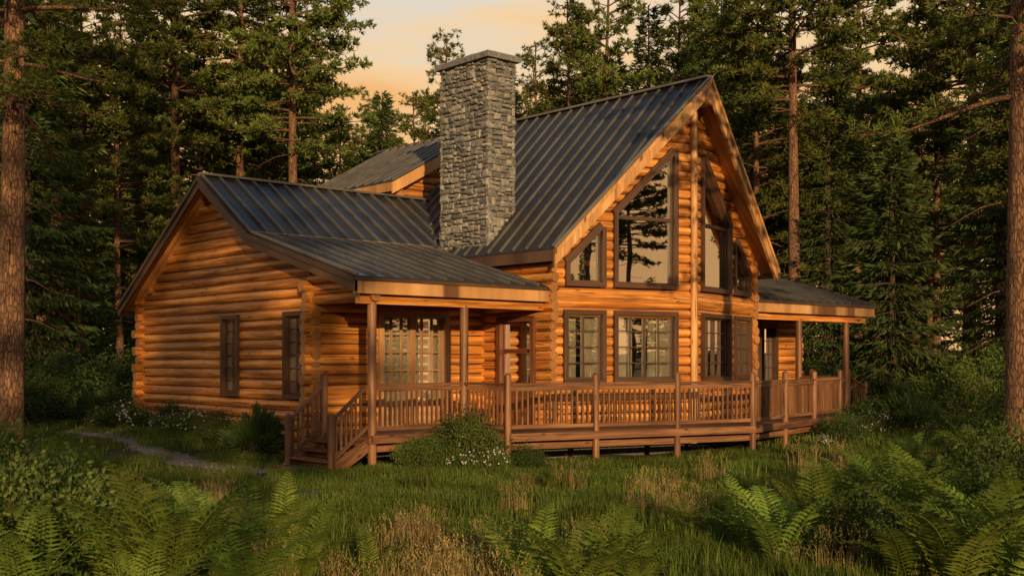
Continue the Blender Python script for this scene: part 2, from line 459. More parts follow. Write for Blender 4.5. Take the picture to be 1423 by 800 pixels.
# ---- main roof
mr = MB()
RH = 8.5; EH = 4.46; RW = 3.96; VF = 16.5; VS = .985; VB = 29.35
def roofz(u): return RH - (RH - EH) / RW * abs(u - CX)
for sd in (-1, 1):
    ue = CX + sd * RW
    A = (CX, VF, RH); B = (ue, VF + VS, EH); C = (ue, VB, EH); D = (CX, VB, RH)
    mr.prism([A, B, C, D], (0, 0, -.03), 0)
    ins = .05
    A2 = (CX, VF + ins, RH - .031); B2 = (ue - sd * .03, VF + VS + ins, EH - .031 + .03); C2 = (ue - sd * .03, VB - ins, EH); D2 = (CX, VB - ins, RH - .031)
    mr.prism([A2, B2, C2, D2], (0, 0, -.15), 2, ax=(0, 1))
    nrm = Vector((sd * VS, -RW, 0)).normalized()
    for (dz0, dz1, th, off) in ((-.034, -.40, .07, -.02), (-.034, -.14, .05, .051)):
        a = Vector(A) + nrm * off; b = Vector(B) + nrm * off
        a.x += sd * .001
        mr.prism([a + Vector((0, 0, dz0)), b + Vector((0, 0, dz0)), b + Vector((0, 0, dz1 * .96)), a + Vector((0, 0, dz1))], nrm * th, 3, ax=(0, 1))
    mr.prism([(ue, VF + VS + .03, EH - .034), (ue, VB - .05, EH - .034), (ue, VB - .05, EH - .27), (ue, VF + VS + .03, EH - .27)], (-sd * .05, 0, 0), 4)
    v = VF + .18
    while v < VB:
        uend = ue if v > VF + VS else CX + sd * RW * (v - VF) / VS
        mr.box((CX + sd * .05, v, roofz(CX + sd * .05) + .025), (uend, v, roofz(uend) + .025), .034, .065, mat=1)
        v += .42
    mr.box(Vector(A) + Vector((sd * .02, -.01, .012)), Vector(B) + Vector((0, -.01, .012)), .06, .05, mat=1)
mr.box((CX, VF - .03, RH + .03), (CX, VB + .02, RH + .03), .22, .05, mat=1)
for sd in (-1, 1):
    v = 18.0
    while v < 29:
        mr.box((CX + sd * 3.5, v, roofz(CX + sd * 3.5) - .26), (CX + sd * (RW - .08), v, roofz(CX + sd * (RW - .08)) - .26), .09, .14, mat=3)
        v += .6
# ---- shed dormer
DU = 17.5; DH = 6.72; v0 = 24.15; v1 = 29.0
mr.prism([(DU, v0, DH), (CX, v0, RH + .03), (CX, v1, RH + .03), (DU, v1, DH)], (0, 0, -.03), 0)
mr.prism([(DU + .03, v0 + .05, DH - .02), (CX, v0 + .05, RH - .01), (CX, v1 - .05, RH - .01), (DU + .03, v1 - .05, DH - .02)], (0, 0, -.16), 2)
mr.prism([(DU, v0 - .01, DH - .034), (CX, v0 - .01, RH), (CX, v0 - .01, RH - .32), (DU, v0 - .01, DH - .33)], (0, .06, 0), 3, ax=(0, 1))
mr.prism([(DU, v0 + .06, DH - .034), (DU, v1, DH - .034), (DU, v1, DH - .26), (DU, v0 + .06, DH - .26)], (.05, 0, 0), 3)
v = v0 + .02
while v < v1:
    mr.box((DU, v, DH + .025), (CX, v, RH + .055), .034, .065, mat=1); v += .42
Pd = wallP((17.85, 24.5), (1, 0), (0, -1))
wall('dormer_front_wall', Pd, 4.9, [(0, 4.9), (2.9, 4.9), (2.9, 8.2), (0, 6.72)], [], e0=.2)
Pd = wallP((17.85, 24.5), (0, 1), (-1, 0))
wall('dormer_side_wall', Pd, 4.9, rect(0, 4.2, 4.9, 6.6), [], e0=.2, ph=-.5)

# ---- wings
KV, KH = 21.96, 4.82; GV, GHH = 24.17, 6.29; BV, BH = 28.6, 3.5; FV, FH = 17.91, 3.68
def wz(v):
    if v < KV: return FH + (KH - FH) * (v - FV) / (KV - FV)
    if v < GV: return KH + (GHH - KH) * (v - KV) / (GV - KV)
    return GHH + (BH - GHH) * (v - GV) / (BV - GV)
for sd, uo, uw, nm in ((-1, 12.15, 12.65, 'west'), (1, 30.2, 29.56, 'east')):
    ui = CX + sd * HW; ut = CX + sd * (HW - .28); ud = CX + sd * .6
    if sd == 1: ud = CX + sd * 1.6
    lo = [(uo, FV, FH), (ut, FV, FH), (CX + sd * (HW - .26), FV + .04, wz(FV + .04)), (ui, 18.03, wz(18.03)), (ui, KV, KH), (uo, KV, KH)]
    up = [(uo, KV, KH), (ud, KV, KH), (ud, GV, GHH), (uo, GV, GHH)]
    bk = [(uo, GV, GHH), (ud, GV, GHH), (ud, BV, BH), (uo, BV, BH)]
    for pl in (lo, up, bk):
        mr.prism(pl, (0, 0, -.03), 0)
        pl2 = [(p[0] - (sd * .05 if abs(p[0] - uo) < .01 else 0), p[1] + (.04 if p[1] == FV else (-.04 if p[1] == BV else 0)), p[2] - .032) for p in pl]
        mr.prism(pl2, (0, 0, -.13), 2, ax=(1, 0))
    u = uo - sd * .03
    while (u - CX) * sd > 1.8:
        if (u - CX) * sd > HW:
            mr.box((u, FV, FH + .025), (u, KV, KH + .025), .034, .065, mat=1)
        mr.box((u, KV - .01, KH + .025), (u, GV, GHH + .025), .0345, .065, mat=1)
        mr.box((u, GV, GHH + .025), (u, BV, BH + .025), .034, .065, mat=1)
        u -= sd * .42
    mr.box((uo + sd * .01, GV, GHH + .03), (CX + sd * 2.0, GV, GHH + .03), .2, .05, mat=1)
    mr.box((uo, KV, KH + .008), (ui, KV, KH + .008), .10, .02, mat=1)
    pts = [(FV, FH), (KV, KH), (GV, GHH), (BV, BH)]
    for (a, b) in zip(pts[:-1], pts[1:]):
        for (dz0, dz1, th, off) in ((-.033, -.30, .06, -.02), (-.033, -.13, .04, .041)):
            x = uo + sd * off
            mr.prism([(x, a[0], a[1] + dz0), (x, b[0], b[1] + dz0), (x, b[0], b[1] + dz1), (x, a[0], a[1] + dz1)], (sd * th, 0, 0), 4)
    mr.prism([(uo + sd * .03, FV, FH - .034), (ut, FV, FH - .034), (ut, FV, FH - .33), (uo + sd * .03, FV, FH - .33)], (0, .07, 0), 3, ax=(0, 1))
    mr.prism([(uo + sd * .06, FV - .035, FH - .034), (ut - sd * .02, FV - .035, FH - .034), (ut - sd * .02, FV - .035, FH - .09), (uo + sd * .06, FV - .035, FH - .09)], (0, .034, 0), 4, ax=(0, 1))
    mr.prism([(uo, BV, BH - .034), (ui, BV, BH - .034), (ui, BV, BH - .28), (uo, BV, BH - .28)], (0, -.06, 0), 4, ax=(0, 1))
    mb = MB()
    for (vv, zz) in ((GV, GHH - .32), (27.6, wz(27.6) - .3)):
        mb.log((uo - sd * .3, vv, zz), (uw - sd * 1, vv, zz), .1, cap=1)
    mb.box((uo - sd * .2, 18.17, 3.28), (ui + sd * .1, 18.17, 3.28), .16, .22, mat=0)
    for zz in (3.32, 3.53):
        mb.log((uw, 18.0, zz), (uw, 20.3, zz), .105, cap=1)
    mb.log((uw, 19.2, 3.74), (uw, 20.3, 3.74), .105, cap=1)
    mb.obj('porch_beams_' + nm, [M_log, M_logend], cabin)
    Lg = 28.2 - 20.21
    Pw = wallP((uw, 20.21), (0, 1), (sd, 0))
    if sd == -1:
        w1 = rect(.22, .84, 1.38, 3.02); w2 = rect(2.95, 3.56, 1.38, 3.02)
        ops = [w1, w2]
        for i, w in enumerate(ops):
            vb, hb = gridbars(w[0][0], w[1][0], 2, 1.38, 3.02, 6)
            window('narrow_window_%d' % i, Pw, w, vb, hb + [(2.2, .05)], tw=.09, curtain=.15)
    else:
        ops = []
    wp = [(0, .1), (Lg, .1), (Lg, wz(28.2) - .16), (GV - 20.21, GHH - .16), (KV - 20.21, KH - .16), (0, wz(20.21) - .16)]
    wall('wing_gable_wall_' + nm, Pw, .1, wp, ops, e0=.13, e1=.2, ph=-.5, zext=3.5)
    Lf = abs(ui - uw)
    Pf = wallP((uw, 20.21), (-sd, 0), (0, -1))
    if sd == -1: fd = rect(1.65, 3.31, .72, 3.05)
    else: fd = rect(1.2, 2.5, .72, 3.05)
    wall('wing_front_wall_' + nm, Pf, .1, rect(0, Lf, .1, 4.2), [fd], e0=.27, ph=0, zext=3.6)
    vb, hb = gridbars(fd[0][0], fd[1][0], 6, 1.1, 3.05, 5)
    window('french_door_' + nm, Pf, fd, vb + [((fd[0][0] + fd[1][0]) / 2, .14)], hb, tw=.12, curtain=.5, panelz=1.1, mat=M_frdoor if sd == -1 else M_trim)
    Pk = wallP((uw, 28.2), (-sd, 0), (0, 1))
    wall('wing_rear_wall_' + nm, Pk, .1, rect(0, Lf, .1, 3.6), [], e0=.27, ph=0)
mr.obj('metal_roof', [M_roof, M_seam, M_soffit, M_fascia, M_darkfas], cabin)

# ---- chimney
mb = MB()
cu0, cu1, cv0, cv1, cz0, cz1 = 17.12, 17.86, 19.92, 21.62, 3.9, 8.98
mb.box(((cu0 + cu1) / 2, (cv0 + cv1) / 2, cz0), ((cu0 + cu1) / 2, (cv0 + cv1) / 2, cz1), cu1 - cu0 - .04, cv1 - cv0 - .04, up=(0, 1, 0), mat=1)
faces = [((cu0, cv1), (0, -1), (-1, 0), cv1 - cv0), ((cu0, cv0), (1, 0), (0, -1), cu1 - cu0), ((cu1, cv0), (0, 1), (1, 0), cv1 - cv0), ((cu1, cv1), (-1, 0), (0, 1), cu1 - cu0)]
for (A, d, nn, W) in faces:
    P = wallP(A, d, nn)
    z = cz0
    def stone_blk(ss, zz, ww, hh):
        g = R(.005, .013); pr = R(.025, .08); c = min(.04, hh * .24)
        def jj(): return R(-.018, .018)
        b0 = [(ss + g, zz + g), (ss + ww - g, zz + g), (ss + ww - g, zz + hh - g), (ss + g, zz + hh - g)]
        vs = [P(a, b, -.06) for a, b in b0]
        vs += [P(a + jj() * .7, b + jj() * .7, pr - .03) for a, b in b0]
        cx_, cy_ = ss + ww / 2, zz + hh / 2
        vs += [P(a + (c if a < cx_ else -c) + jj(), b + (c if b < cy_ else -c) + jj(), pr + jj()) for a, b in b0]
        fs = [(8, 9, 10, 11)]
        for o in (0, 4):
            fs += [(o + k, o + (k + 1) % 4, o + 4 + (k + 1) % 4, o + 4 + k) for k in range(4)]
        mb.add(vs, fs, 0)
    def subdiv(s0, zz0, w, h):
        if w > .44 or (w > .26 and random.random() < .6 and w > h * 1.2):
            t = R(.35, .65); subdiv(s0, zz0, w * t, h); subdiv(s0 + w * t, zz0, w * (1 - t), h)
        elif h > .22 or (h > .15 and random.random() < .45 and h > w * .5):
            t = R(.38, .62); subdiv(s0, zz0, w, h * t); subdiv(s0, zz0 + h * t, w, h * (1 - t))
        else: stone_blk(s0, zz0, w, h)
    while z < cz1 - .03:
        h = R(.25, .5)
        if z + h > cz1 - .15: h = cz1 - z
        subdiv(-.045, z, W + .09, h)
        z += h
def slab(z0, z1, e, mat=0):
    pts = [(cu0 - e + R(-.01, .01), cv0 - e), (cu1 + e, cv0 - e + R(-.01, .01)), (cu1 + e, cv1 + e), (cu0 - e, cv1 + e)]
    mb.prism([(a, b, z0) for a, b in pts], (0, 0, z1 - z0), mat)
slab(8.985, 9.10, .13); slab(9.10, 9.14, .08)
mb.prism([(17.25, 20.6, 9.14), (17.7, 20.6, 9.14), (17.72, 21.15, 9.14), (17.28, 21.1, 9.14)], (0, 0, .1), 0)
mb.obj('stone_chimney', [M_stone, M_mortar], cabin)

# ---- deck
DZ = .66
dk = MB()
hw = 5.84; dv0 = 16.82; dv1 = 15.31
pL = [(12.6, 20.3), (12.6, 18.08), (CX - hw, 18.08), (CX - hw, dv0 - .05), (CX, dv1 - .05), (CX + hw, dv0 - .05), (CX + hw, 18.08), (29.5, 18.08), (29.5, 20.3)]
dk.prism([(a, b, DZ) for a, b in pL], (0, 0, -.045), 1, ax=(0, 1))
for (a, b) in zip(pL[:-1], pL[1:]):
    d = Vector((b[0] - a[0], b[1] - a[1], 0)).normalized(); nn = Vector((d.y, -d.x, 0))
    for i, (z0, z1, o) in enumerate(((DZ + .002, DZ - .15, .03), (DZ - .2, DZ - .32, -.09))):
        dk.box(Vector((a[0], a[1], (z0 + z1) / 2)) + nn * o + d * .005, Vector((b[0], b[1], (z0 + z1) / 2)) + nn * o - d * .005, .05, z0 - z1, mat=0)
dk.obj('deck_platform', [M_deckw, M_floor], cabin)
fb = MB()
fpts = [(17.3, 18.2), (CX, 17.3), (24.3, 18.2), (24.3, 28.8), (17.3, 28.8)]
fb.prism([(a, b, -.2) for a, b in fpts], (0, 0, .8), 0)
for (x0, x1) in ((12.75, 17.2), (24.4, 29.45)):
    fb.prism([(x0, 20.3, -.2), (x1, 20.3, -.2), (x1, 28.1, -.2), (x0, 28.1, -.2)], (0, 0, .45), 0)
    fb.prism([(x0, 20.3, .5), (x1, 20.3, .5), (x1, 28.1, .5), (x0, 28.1, .5)], (0, 0, .1), 1)
fb.prism([(a, b, .61) for a, b in fpts], (0, 0, .05), 1)
fb.obj('foundation', [M_mortar, M_floor], cabin)

rl = MB()
def post(x, y, top=1.14, r=.072, z0=None):
    g = gh(x, y) - .15 if z0 is None else z0
    rl.log((x, y, g), (x, y, DZ + top), r, cap=0, seg=12, jit=.02)
    rl.log((x, y, DZ + top), (x, y, DZ + top + .045), r * .97, r1=r * .45, seg=12, jit=0)
def rail(a, b, bays, ends=(True, True)):
    a = Vector((*a, 0)); b = Vector((*b, 0))
    for i in range(bays + 1):
        if (i == 0 and not ends[0]) or (i == bays and not ends[1]): continue
        p = a.lerp(b, i / bays); post(p.x, p.y)
    for i in range(bays):
        p = a.lerp(b, i / bays); q = a.lerp(b, (i + 1) / bays); d = (q - p).normalized()
        p1 = p + d * .06; q1 = q - d * .06
        rl.box(p1 + Vector((0, 0, DZ + .96)), q1 + Vector((0, 0, DZ + .96)), .105, .05)
        rl.box(p1 + Vector((0, 0, DZ + .88)), q1 + Vector((0, 0, DZ + .88)), .04, .09)
        rl.box(p1 + Vector((0, 0, DZ + .13)), q1 + Vector((0, 0, DZ + .13)), .045, .08)
        L = (q1 - p1).length; m = max(2, round(L / .125))
        for k in range(1, m):
            c = p1.lerp(q1, k / m) + d * R(-.004, .004)
            rl.box(c + Vector((0, 0, DZ + .14)), c + Vector((0, 0, DZ + .87)), .036, .036, up=d)
X0, X1 = CX - hw, CX + hw
PA, PB = (12.68, 18.17), (14.95, 18.17)
rail(PA, PB, 1, (False, False))
rail(PB, (X0, dv0), 1, (False, True))
rail((X0, dv0), (CX, dv1), 3, (False, True))
rail((CX, dv1), (X1, dv0), 3, (False, True))
rail((X1, dv0), (26.75, 18.17), 1, (False, False))
rail((26.75, 18.17), (29.08, 18.17), 1, (False, False))
rail((29.4, 18.3), (29.4, 20.0), 1, (True, False))
for (x, y) in (PA, PB, (29.08, 18.17), (26.75, 18.17)):
    rl.log((x, y, gh(x, y) - .1), (x, y, 3.2), .088, seg=14, jit=.03)
for sgn, ux, vA, vB in ((-1, 12.6, 18.2, 19.72), (1, 29.52, 18.3, 19.6)):
    n_st = 4
    for i in range(n_st):
        zt = DZ - .155 * (i + 1) + .0
        x = ux + sgn * (.27 * i + .14)
        if zt < gh(x, 19) - .03: continue
        rl.box((x, vA - .02, zt), (x, vB + .02, zt), .3, .045)
        rl.box((x + sgn * -.12, vA, zt - .09), (x + sgn * -.12, vB, zt - .09), .025, .13)
    for vv in (vA, vB):
        rl.box((ux, vv, DZ - .17), (ux + sgn * 1.05, vv, DZ - .17 - .62), .05, .26)
        nx = ux + sgn * .82
        g = gh(nx, vv)
        rl.log((nx, vv, g - .1), (nx, vv, g + 1.05), .07, seg=12); rl.log((nx, vv, g + 1.05), (nx, vv, g + 1.09), .068, r1=.03, seg=12)
        rl.box((ux + sgn * .05, vv, DZ + .92), (nx, vv, g + .93), .09, .05)
        rl.box((ux + sgn * .05, vv, DZ + .14), (nx, vv, g + .2), .045, .07)
        for k in range(1, 7):
            t = k / 7; x = ux + sgn * (.05 + (.77) * t)
            z1 = (DZ + .92) * (1 - t) + (g + .93) * t; z0 = (DZ + .14) * (1 - t) + (g + .2) * t
            rl.box((x, vv, z0), (x, vv, z1 - .02), .034, .034, up=(1, 0, 0))
        if vv == vB: post(ux, vv)
rl.obj('deck_railing', [M_deckw], cabin)

# ------------------------------------------------------------------ plants
def diamonds(P, D, S, wp=.45):
    n = len(P)
    V = np.empty((n, 4, 3)); V[:, 0] = P; V[:, 1] = P + D * wp + S; V[:, 2] = P + D; V[:, 3] = P + D * wp - S
    return V.reshape(-1, 3)
def rdir(n):
    a = rng.normal(size=(n, 3)); return a / np.linalg.norm(a, axis=1)[:, None]
def norm(a): return a / (np.linalg.norm(a, axis=1)[:, None] + 1e-9)
def make_mesh(name, mb, leafV, mats, leafmat=1, extra=None):
    verts = np.array(mb.v, dtype=np.float64).reshape(-1, 3)
    chunks = [verts]; fcs = list(mb.f); mi = list(mb.m); sm = list(mb.sm)
    for (LV, lm) in ([(leafV, leafmat)] + (extra or [])):
        if LV is None or len(LV) == 0: continue
        k = len(LV) // 4; base = sum(len(c) for c in chunks)
        idx = (np.arange(k * 4).reshape(k, 4) + base).tolist()
        fcs += idx; mi += [lm] * k; sm += [False] * k; chunks.append(LV)
    V = np.concatenate(chunks)
    me = bpy.data.meshes.new(name); me.from_pydata(V.tolist(), [], fcs)
    for m in mats: me.materials.append(m)
    me.polygons.foreach_set('material_index', mi); me.polygons.foreach_set('use_smooth', sm)
    me.update(); return me

def stick(mb, pts, r0, r1, seg=5, mat=0):
    n = len(pts); vs = []; fs = []
    for i, p in enumerate(pts):
        p = Vector(p)
        d = (Vector(pts[min(i + 1, n - 1)]) - Vector(pts[max(i - 1, 0)]))
        if d.length < 1e-6: d = Vector((0, 0, 1))
        d.normalize()
        a = d.cross(Vector((0, 0, 1)) if abs(d.z) < .9 else Vector((1, 0, 0))).normalized(); b = a.cross(d)
        r = r0 + (r1 - r0) * i / (n - 1)
        for k in range(seg):
            t = 6.2832 * k / seg
            vs.append(p + (a * math.cos(t) + b * math.sin(t)) * r)
    for i in range(n - 1):
        for k in range(seg):
            fs.append((i * seg + k, i * seg + (k + 1) % seg, (i + 1) * seg + (k + 1) % seg, (i + 1) * seg + k))
    mb.add(vs, fs, mat, True)

def spruce_mesh(name, h, rb, dens=1.0):
    mb = MB()
    lean = R(-.15, .15)
    stick(mb, [(lean * t * t, .1 * math.sin(t * 3) * .3, h * t) for t in np.linspace(0, 1, 9)], h * .013 + .04, .015, 8)
    Ps, Ds, Ss = [], [], []
    z = h * R(.05, .09)
    while z < h * .985:
        t = z / h
        nb = random.choice((4, 5, 5, 6)) if t < .9 else 4
        a0 = R(0, 6.28)
        for k in range(nb):
            Lb = rb * (1 - t) ** .8 * R(.55, 1.22) + .14
            if random.random() < .09: Lb *= .4
            az = a0 + 6.283 * k / nb + R(-.35, .35)
            pit = math.radians(-22 + 55 * t + R(-8, 8))
            m = 6; pts = []
            x = lean * t * t; r_ = 0; zz = z
            for i in range(m + 1):
                f = i / m
                pts.append((x + math.cos(az) * r_, math.sin(az) * r_, zz))
                pp = pit - math.radians(16) * math.sin(f * 3.14) + math.radians(20) * f
                r_ += math.cos(pp) * Lb / m; zz += math.sin(pp) * Lb / m
            stick(mb, pts, .012 + Lb * .009, .005, 3)
            pa = np.array(pts)
            nl = int((Lb * 32 + 8) * dens)
            f = rng.random(nl) ** .75 * .95 + .05
            ii = np.minimum((f * m).astype(int), m - 1); fr = (f * m - ii)[:, None]
            base = pa[ii] * (1 - fr) + pa[ii + 1] * fr
            bd = norm(pa[ii + 1] - pa[ii])
            lat = np.array([-math.sin(az), math.cos(az), 0.])
            sg = rng.choice([-1, 1], nl)[:, None]
            wmax = (.08 + .36 * Lb * (1.02 - f) * np.minimum(1, f * 4))[:, None]
            off = wmax * rng.random((nl, 1)) ** .7
            base = base + lat * sg * off + bd * off * .55 + np.array([0, 0, -1.]) * off * .22 + rdir(nl) * .03
            D = norm(bd * .8 + lat * sg * .55 + np.array([0, 0, -1.]) * rng.random((nl, 1)) * .8 + rdir(nl) * .3) * rng.uniform(.2, .46, (nl, 1))
            S = norm(np.cross(D, rdir(nl))) * rng.uniform(.024, .05, (nl, 1))
            Ps.append(base); Ds.append(D); Ss.append(S)
        z += R(.2, .34) * (.7 + .5 * (1 - t))
    V = diamonds(np.concatenate(Ps), np.concatenate(Ds), np.concatenate(Ss))
    return make_mesh(name, mb, V, [M_barkd, M_spruce])

def pine_mesh(name, h, cs, Rm, r0, dens=1.0, low=.12, nn=12, nl=(.16, .3), nw=(.02, .036)):
    mb = MB()
    w1, w2 = R(-.25, .25), R(-.25, .25)
    cen = lambda t: (w1 * math.sin(t * 2.2), w2 * math.sin(t * 3.1), h * t)
    stick(mb, [cen(t) for t in np.linspace(0, 1, 16)], r0, .03, 10)
    Ps, Ds, Ss = [], [], []
    z = h * low
    while z < h * cs:
        az = R(0, 6.28); L = R(.3, 1.5); c = cen(z / h)
        pts = [(c[0] + math.cos(az) * L * f, c[1] + math.sin(az) * L * f, z - L * .35 * f * f) for f in (0, .5, 1)]
        stick(mb, pts, .022, .006, 4); z += R(.25, .9)
    z = h * cs
    while z < h * .985:
        t = (z / h - cs) / (1 - cs)
        prof = (1.0 - t) ** .6 * (.55 + .45 * min(1, t * 5))
        nb = random.choice((2, 3, 3, 4))
        for k in range(nb):
            Lb = Rm * prof * R(.45, 1.25) + .3
            az = R(0, 6.28); c = cen(z / h)
            pit = math.radians(R(-12, 8) + 42 * t)
            m = 6; pts = []; r_ = 0; zz = z; wob = R(-.3, .3)
            for i in range(m + 1):
                f = i / m; a2 = az + wob * f
                pts.append((c[0] + math.cos(a2) * r_, c[1] + math.sin(a2) * r_, zz))
                pp = pit - math.radians(14) * math.sin(f * 3.1) + math.radians(22) * f * f
                r_ += math.cos(pp) * Lb / m; zz += math.sin(pp) * Lb / m
            stick(mb, pts, .016 + Lb * .013, .006, 4)
            pa = np.array(pts)
            nt_ = int(Lb * 4 * dens + 2)
            for q in range(nt_):
                f = R(.2, 1.0) ** .8
                ii = min(int(f * m), m - 1); fr = f * m - ii
                b = pa[ii] * (1 - fr) + pa[ii + 1] * fr
                a3 = az + wob * f + random.choice((-1, 1)) * R(.3, 1.2)
                l2 = R(.15, .3) * Lb * (1.25 - f) + .14
                tip = b + np.array([math.cos(a3) * l2, math.sin(a3) * l2, R(-.1, .25) * l2])
                stick(mb, [tuple(b), tuple(tip)], .01, .004, 3)
                ncl = max(1, int(l2 / .16))
                for g in range(ncl):
                    cc = b + (tip - b) * ((g + 1) / ncl) + rng.normal(size=3) * .05
                    dd = norm(rdir(nn) + np.array([math.cos(a3) * .6, math.sin(a3) * .6, .45]))
                    Ps.append(np.repeat(cc[None], nn, 0)); D = dd * rng.uniform(*nl, (nn, 1)); Ds.append(D)
                    Ss.append(norm(np.cross(D, rdir(nn))) * rng.uniform(*nw, (nn, 1)))
        z += R(.22, .42)
    V = diamonds(np.concatenate(Ps), np.concatenate(Ds), np.concatenate(Ss))
    return make_mesh(name, mb, V, [M_bark, M_pine])

SPR = [spruce_mesh('spruce_a', 18, 3.2), spruce_mesh('spruce_b', 15, 2.8), spruce_mesh('spruce_c', 20, 3.3, .9), spruce_mesh('spruce_d', 9, 2.5, 1.2)]
PIN = [pine_mesh('pine_a', 21, .36, 3.2, .24), pine_mesh('pine_b', 23, .44, 3.2, .26), pine_mesh('pine_c', 19, .22, 3.2, .2, 1.1), pine_mesh('pine_near', 23, .30, 4.2, .27, 1.1, .1, 16, (.1, .2), (.008, .014))]

def place(me, name, x, y, s=1.0, rot=None, coll=None, sx=1.0, dz=-.1):
    o = bpy.data.objects.new(name, me)
    o.location = (x, y, gh(x, y) + dz); o.rotation_euler = (0, 0, R(0, 6.28) if rot is None else rot)
    o.scale = (s * sx, s * sx, s)
    (coll or scene.collection).objects.link(o)
    return o

trees = [(12, 21, 'p', 3, .95), (80, 38, 'p', 1, .95), (107, 44, 'p', 2, .9), (247, 45, 'p', 1, 1.0), (330, 50, 'p', 1, 1.05), (410, 43, 'p', 1, .95),
         (1105, 43, 'p', 1, 1.05), (1345, 44, 'p', 1, 1.1), (1418, 17, 'p', 3, .9), (943, 58, 'p', 0, 1.0), (1190, 60, 'p', 1, 1.1), (1270, 58, 'p', 2, 1.1),
         (170, 40, 'p', 2, .74), (35, 36, 's', 0, .95), (285, 50, 'p', 2, .85), (200, 52, 's', 2, .9), (370, 52, 'p', 2, .85), (470, 56, 's', 1, .9), (530, 58, 's', 1, 1.02),
         (620, 56, 'p', 2, .92), (575, 50, 'p', 2, .7), (700, 62, 's', 0, 1.0), (790, 52, 'p', 2, .95), (850, 48, 'p', 2, .98), (740, 70, 'p', 2, 1.1),
         (900, 56, 's', 2, .95), (1000, 58, 's', 0, 1.1), (1060, 50, 'p', 2, 1.05), (1150, 50, 's', 2, .85), (1240, 38, 's', 3, 1.05), (1300, 50, 'p', 2, 1.0),
         (1390, 42, 's', 2, .85), (1460, 40, 'p', 2, .9), (-60, 38, 'p', 2, .9), (1420, 60, 'p', 0, 1.0), (650, 66, 'p', 1, .8)]
for (px, z, k, i, s) in trees:
    x, y = c2w(px, z)
    if k == 'p': place(PIN[i], 'pine_tree', x, y, s)
    else: place(SPR[i], 'spruce_tree', x, y, s)
fc = bpy.data.collections.new('distant_forest_trees')
for i in range(135):
    z = R(58, 105); px = R(-300, 1750)
    x, y = c2w(px, z)
    s = R(.85, 1.2)
    if 420 < px < 800: s *= .66
    me_ = random.choice(SPR[:3] + PIN[:3])
    place(me_, 'tree', x, y, s, coll=fc, sx=1.15)
def cw(xc, zc): return (.745 * xc + .667 * zc, -.667 * xc + .745 * zc)
# edges of the clearing to the right and left of the viewpoint
for i in range(46):
    xc = R(32, 66); zc = R(-24, 40)
    if xc < .45 * zc + 14: continue
    x, y = cw(xc, zc); k_ = random.random()
    place(random.choice(SPR[:3] + PIN[2:3]) if k_ < .86 else PIN[1], 'tree', x, y, R(.32, .6) if k_ < .86 else .85, coll=fc, sx=1.25)
for i in range(14):
    x, y = cw(R(-60, -38), R(-5, 40)); place(random.choice(SPR[:3] + PIN[:3]), 'tree', x, y, R(.7, 1.0), coll=fc)
# woods on the sunward side of the clearing
S2 = (-.50, -.866); Wd = (.866, -.50)
for i in range(36):
    w = -22 + i * 1.7 + R(-.6, .6); d = R(22, 30)
    hgt = -.35 + (23 + d) * .176 + R(-1.6, .5)
    if -3.0 < w < 1.5 or 4.6 < w < 7.8: continue
    if random.random() < .14: continue
    x, y = S2[0] * d + Wd[0] * w, S2[1] * d + Wd[1] * w
    place(SPR[3], 'tree', x, y, hgt / 9.0, coll=fc)
for (w, d, s) in ((-14, 40, 1), (26, 44, 1), (34, 38, 1), (-24, 35, 1), (17, 66, 1), (-2.6, 27, .82), (-.3, 33, .9), (-6.5, 30, .9)):
    place(PIN[1], 'tree', S2[0] * d + Wd[0] * w, S2[1] * d + Wd[1] * w, s, coll=fc)
e = bpy.data.objects.new('distant_forest', None); e.instance_type = 'COLLECTION'; e.instance_collection = fc; scene.collection.objects.link(e)

# ---- ferns
def fern_mesh(name, nf, Lr):
    mb = MB(); Ps, Ds, Ss = [], [], []; up = np.array([0, 0, 1.])
    for k in range(nf):
        az = 6.283 * k / nf + R(-.35, .35); L = R(*Lr); el0 = math.radians(R(62, 86)); bend = math.radians(R(45, 95))
        m = 24; p = np.array([math.cos(az) * .04, math.sin(az) * .04, 0.]); pts = [p.copy()]; dirs = []
        tw = R(-.35, .35)
        for i in range(m):
            f = i / m; el = el0 - bend * f ** 1.4; a2 = az + tw * f
            d = np.array([math.cos(a2) * math.cos(el), math.sin(a2) * math.cos(el), math.sin(el)])
            dirs.append(d); p = p + d * L / m; pts.append(p.copy())
        stick(mb, [tuple(q) for q in pts[::3]], .008, .002, 3, 0)
        sp_ = L / m
        for i in range(3, m):
            f = i / m; d = dirs[i]
            side = np.cross(d, up); side /= np.linalg.norm(side) + 1e-9
            nrm = np.cross(side, d)
            pl = L * .2 * math.sin(math.pi * (f * .9 + .1) ** .8) ** .75 + .012
            for sg in (-1, 1):
                pd = side * sg * .88 + d * .45 + nrm * .12 + rng.normal(size=3) * .05; pd /= np.linalg.norm(pd)
                fw = np.cross(nrm, pd); fw /= np.linalg.norm(fw)
                b0 = pts[i] + d * (0 if sg > 0 else sp_ * .5)
                # pinna as two overlapping lanceolate blades, drooping toward the tip, with serrate side lobes
                mid = pd * pl * .55
                Ps.append(b0[None]); Ds.append((pd * pl * .62)[None]); Ss.append((fw * sp_ * .34)[None])
                Ps.append((b0 + pd * pl * .28)[None]); Ds.append((pd * pl * .72 - up * pl * .16)[None]); Ss.append((fw * sp_ * .27)[None])
                for jf in (.15, .32, .5):
                    for s2 in (-1, 1):
                        Ps.append((b0 + pd * pl * jf)[None]); Ds.append((fw * s2 * sp_ * .5 * (1.05 - jf) + pd * pl * .14)[None]); Ss.append((pd * pl * .045)[None])
    V = diamonds(np.concatenate(Ps), np.concatenate(Ds), np.concatenate(Ss), .35)
    return make_mesh(name, mb, V, [M_fern, M_fern])
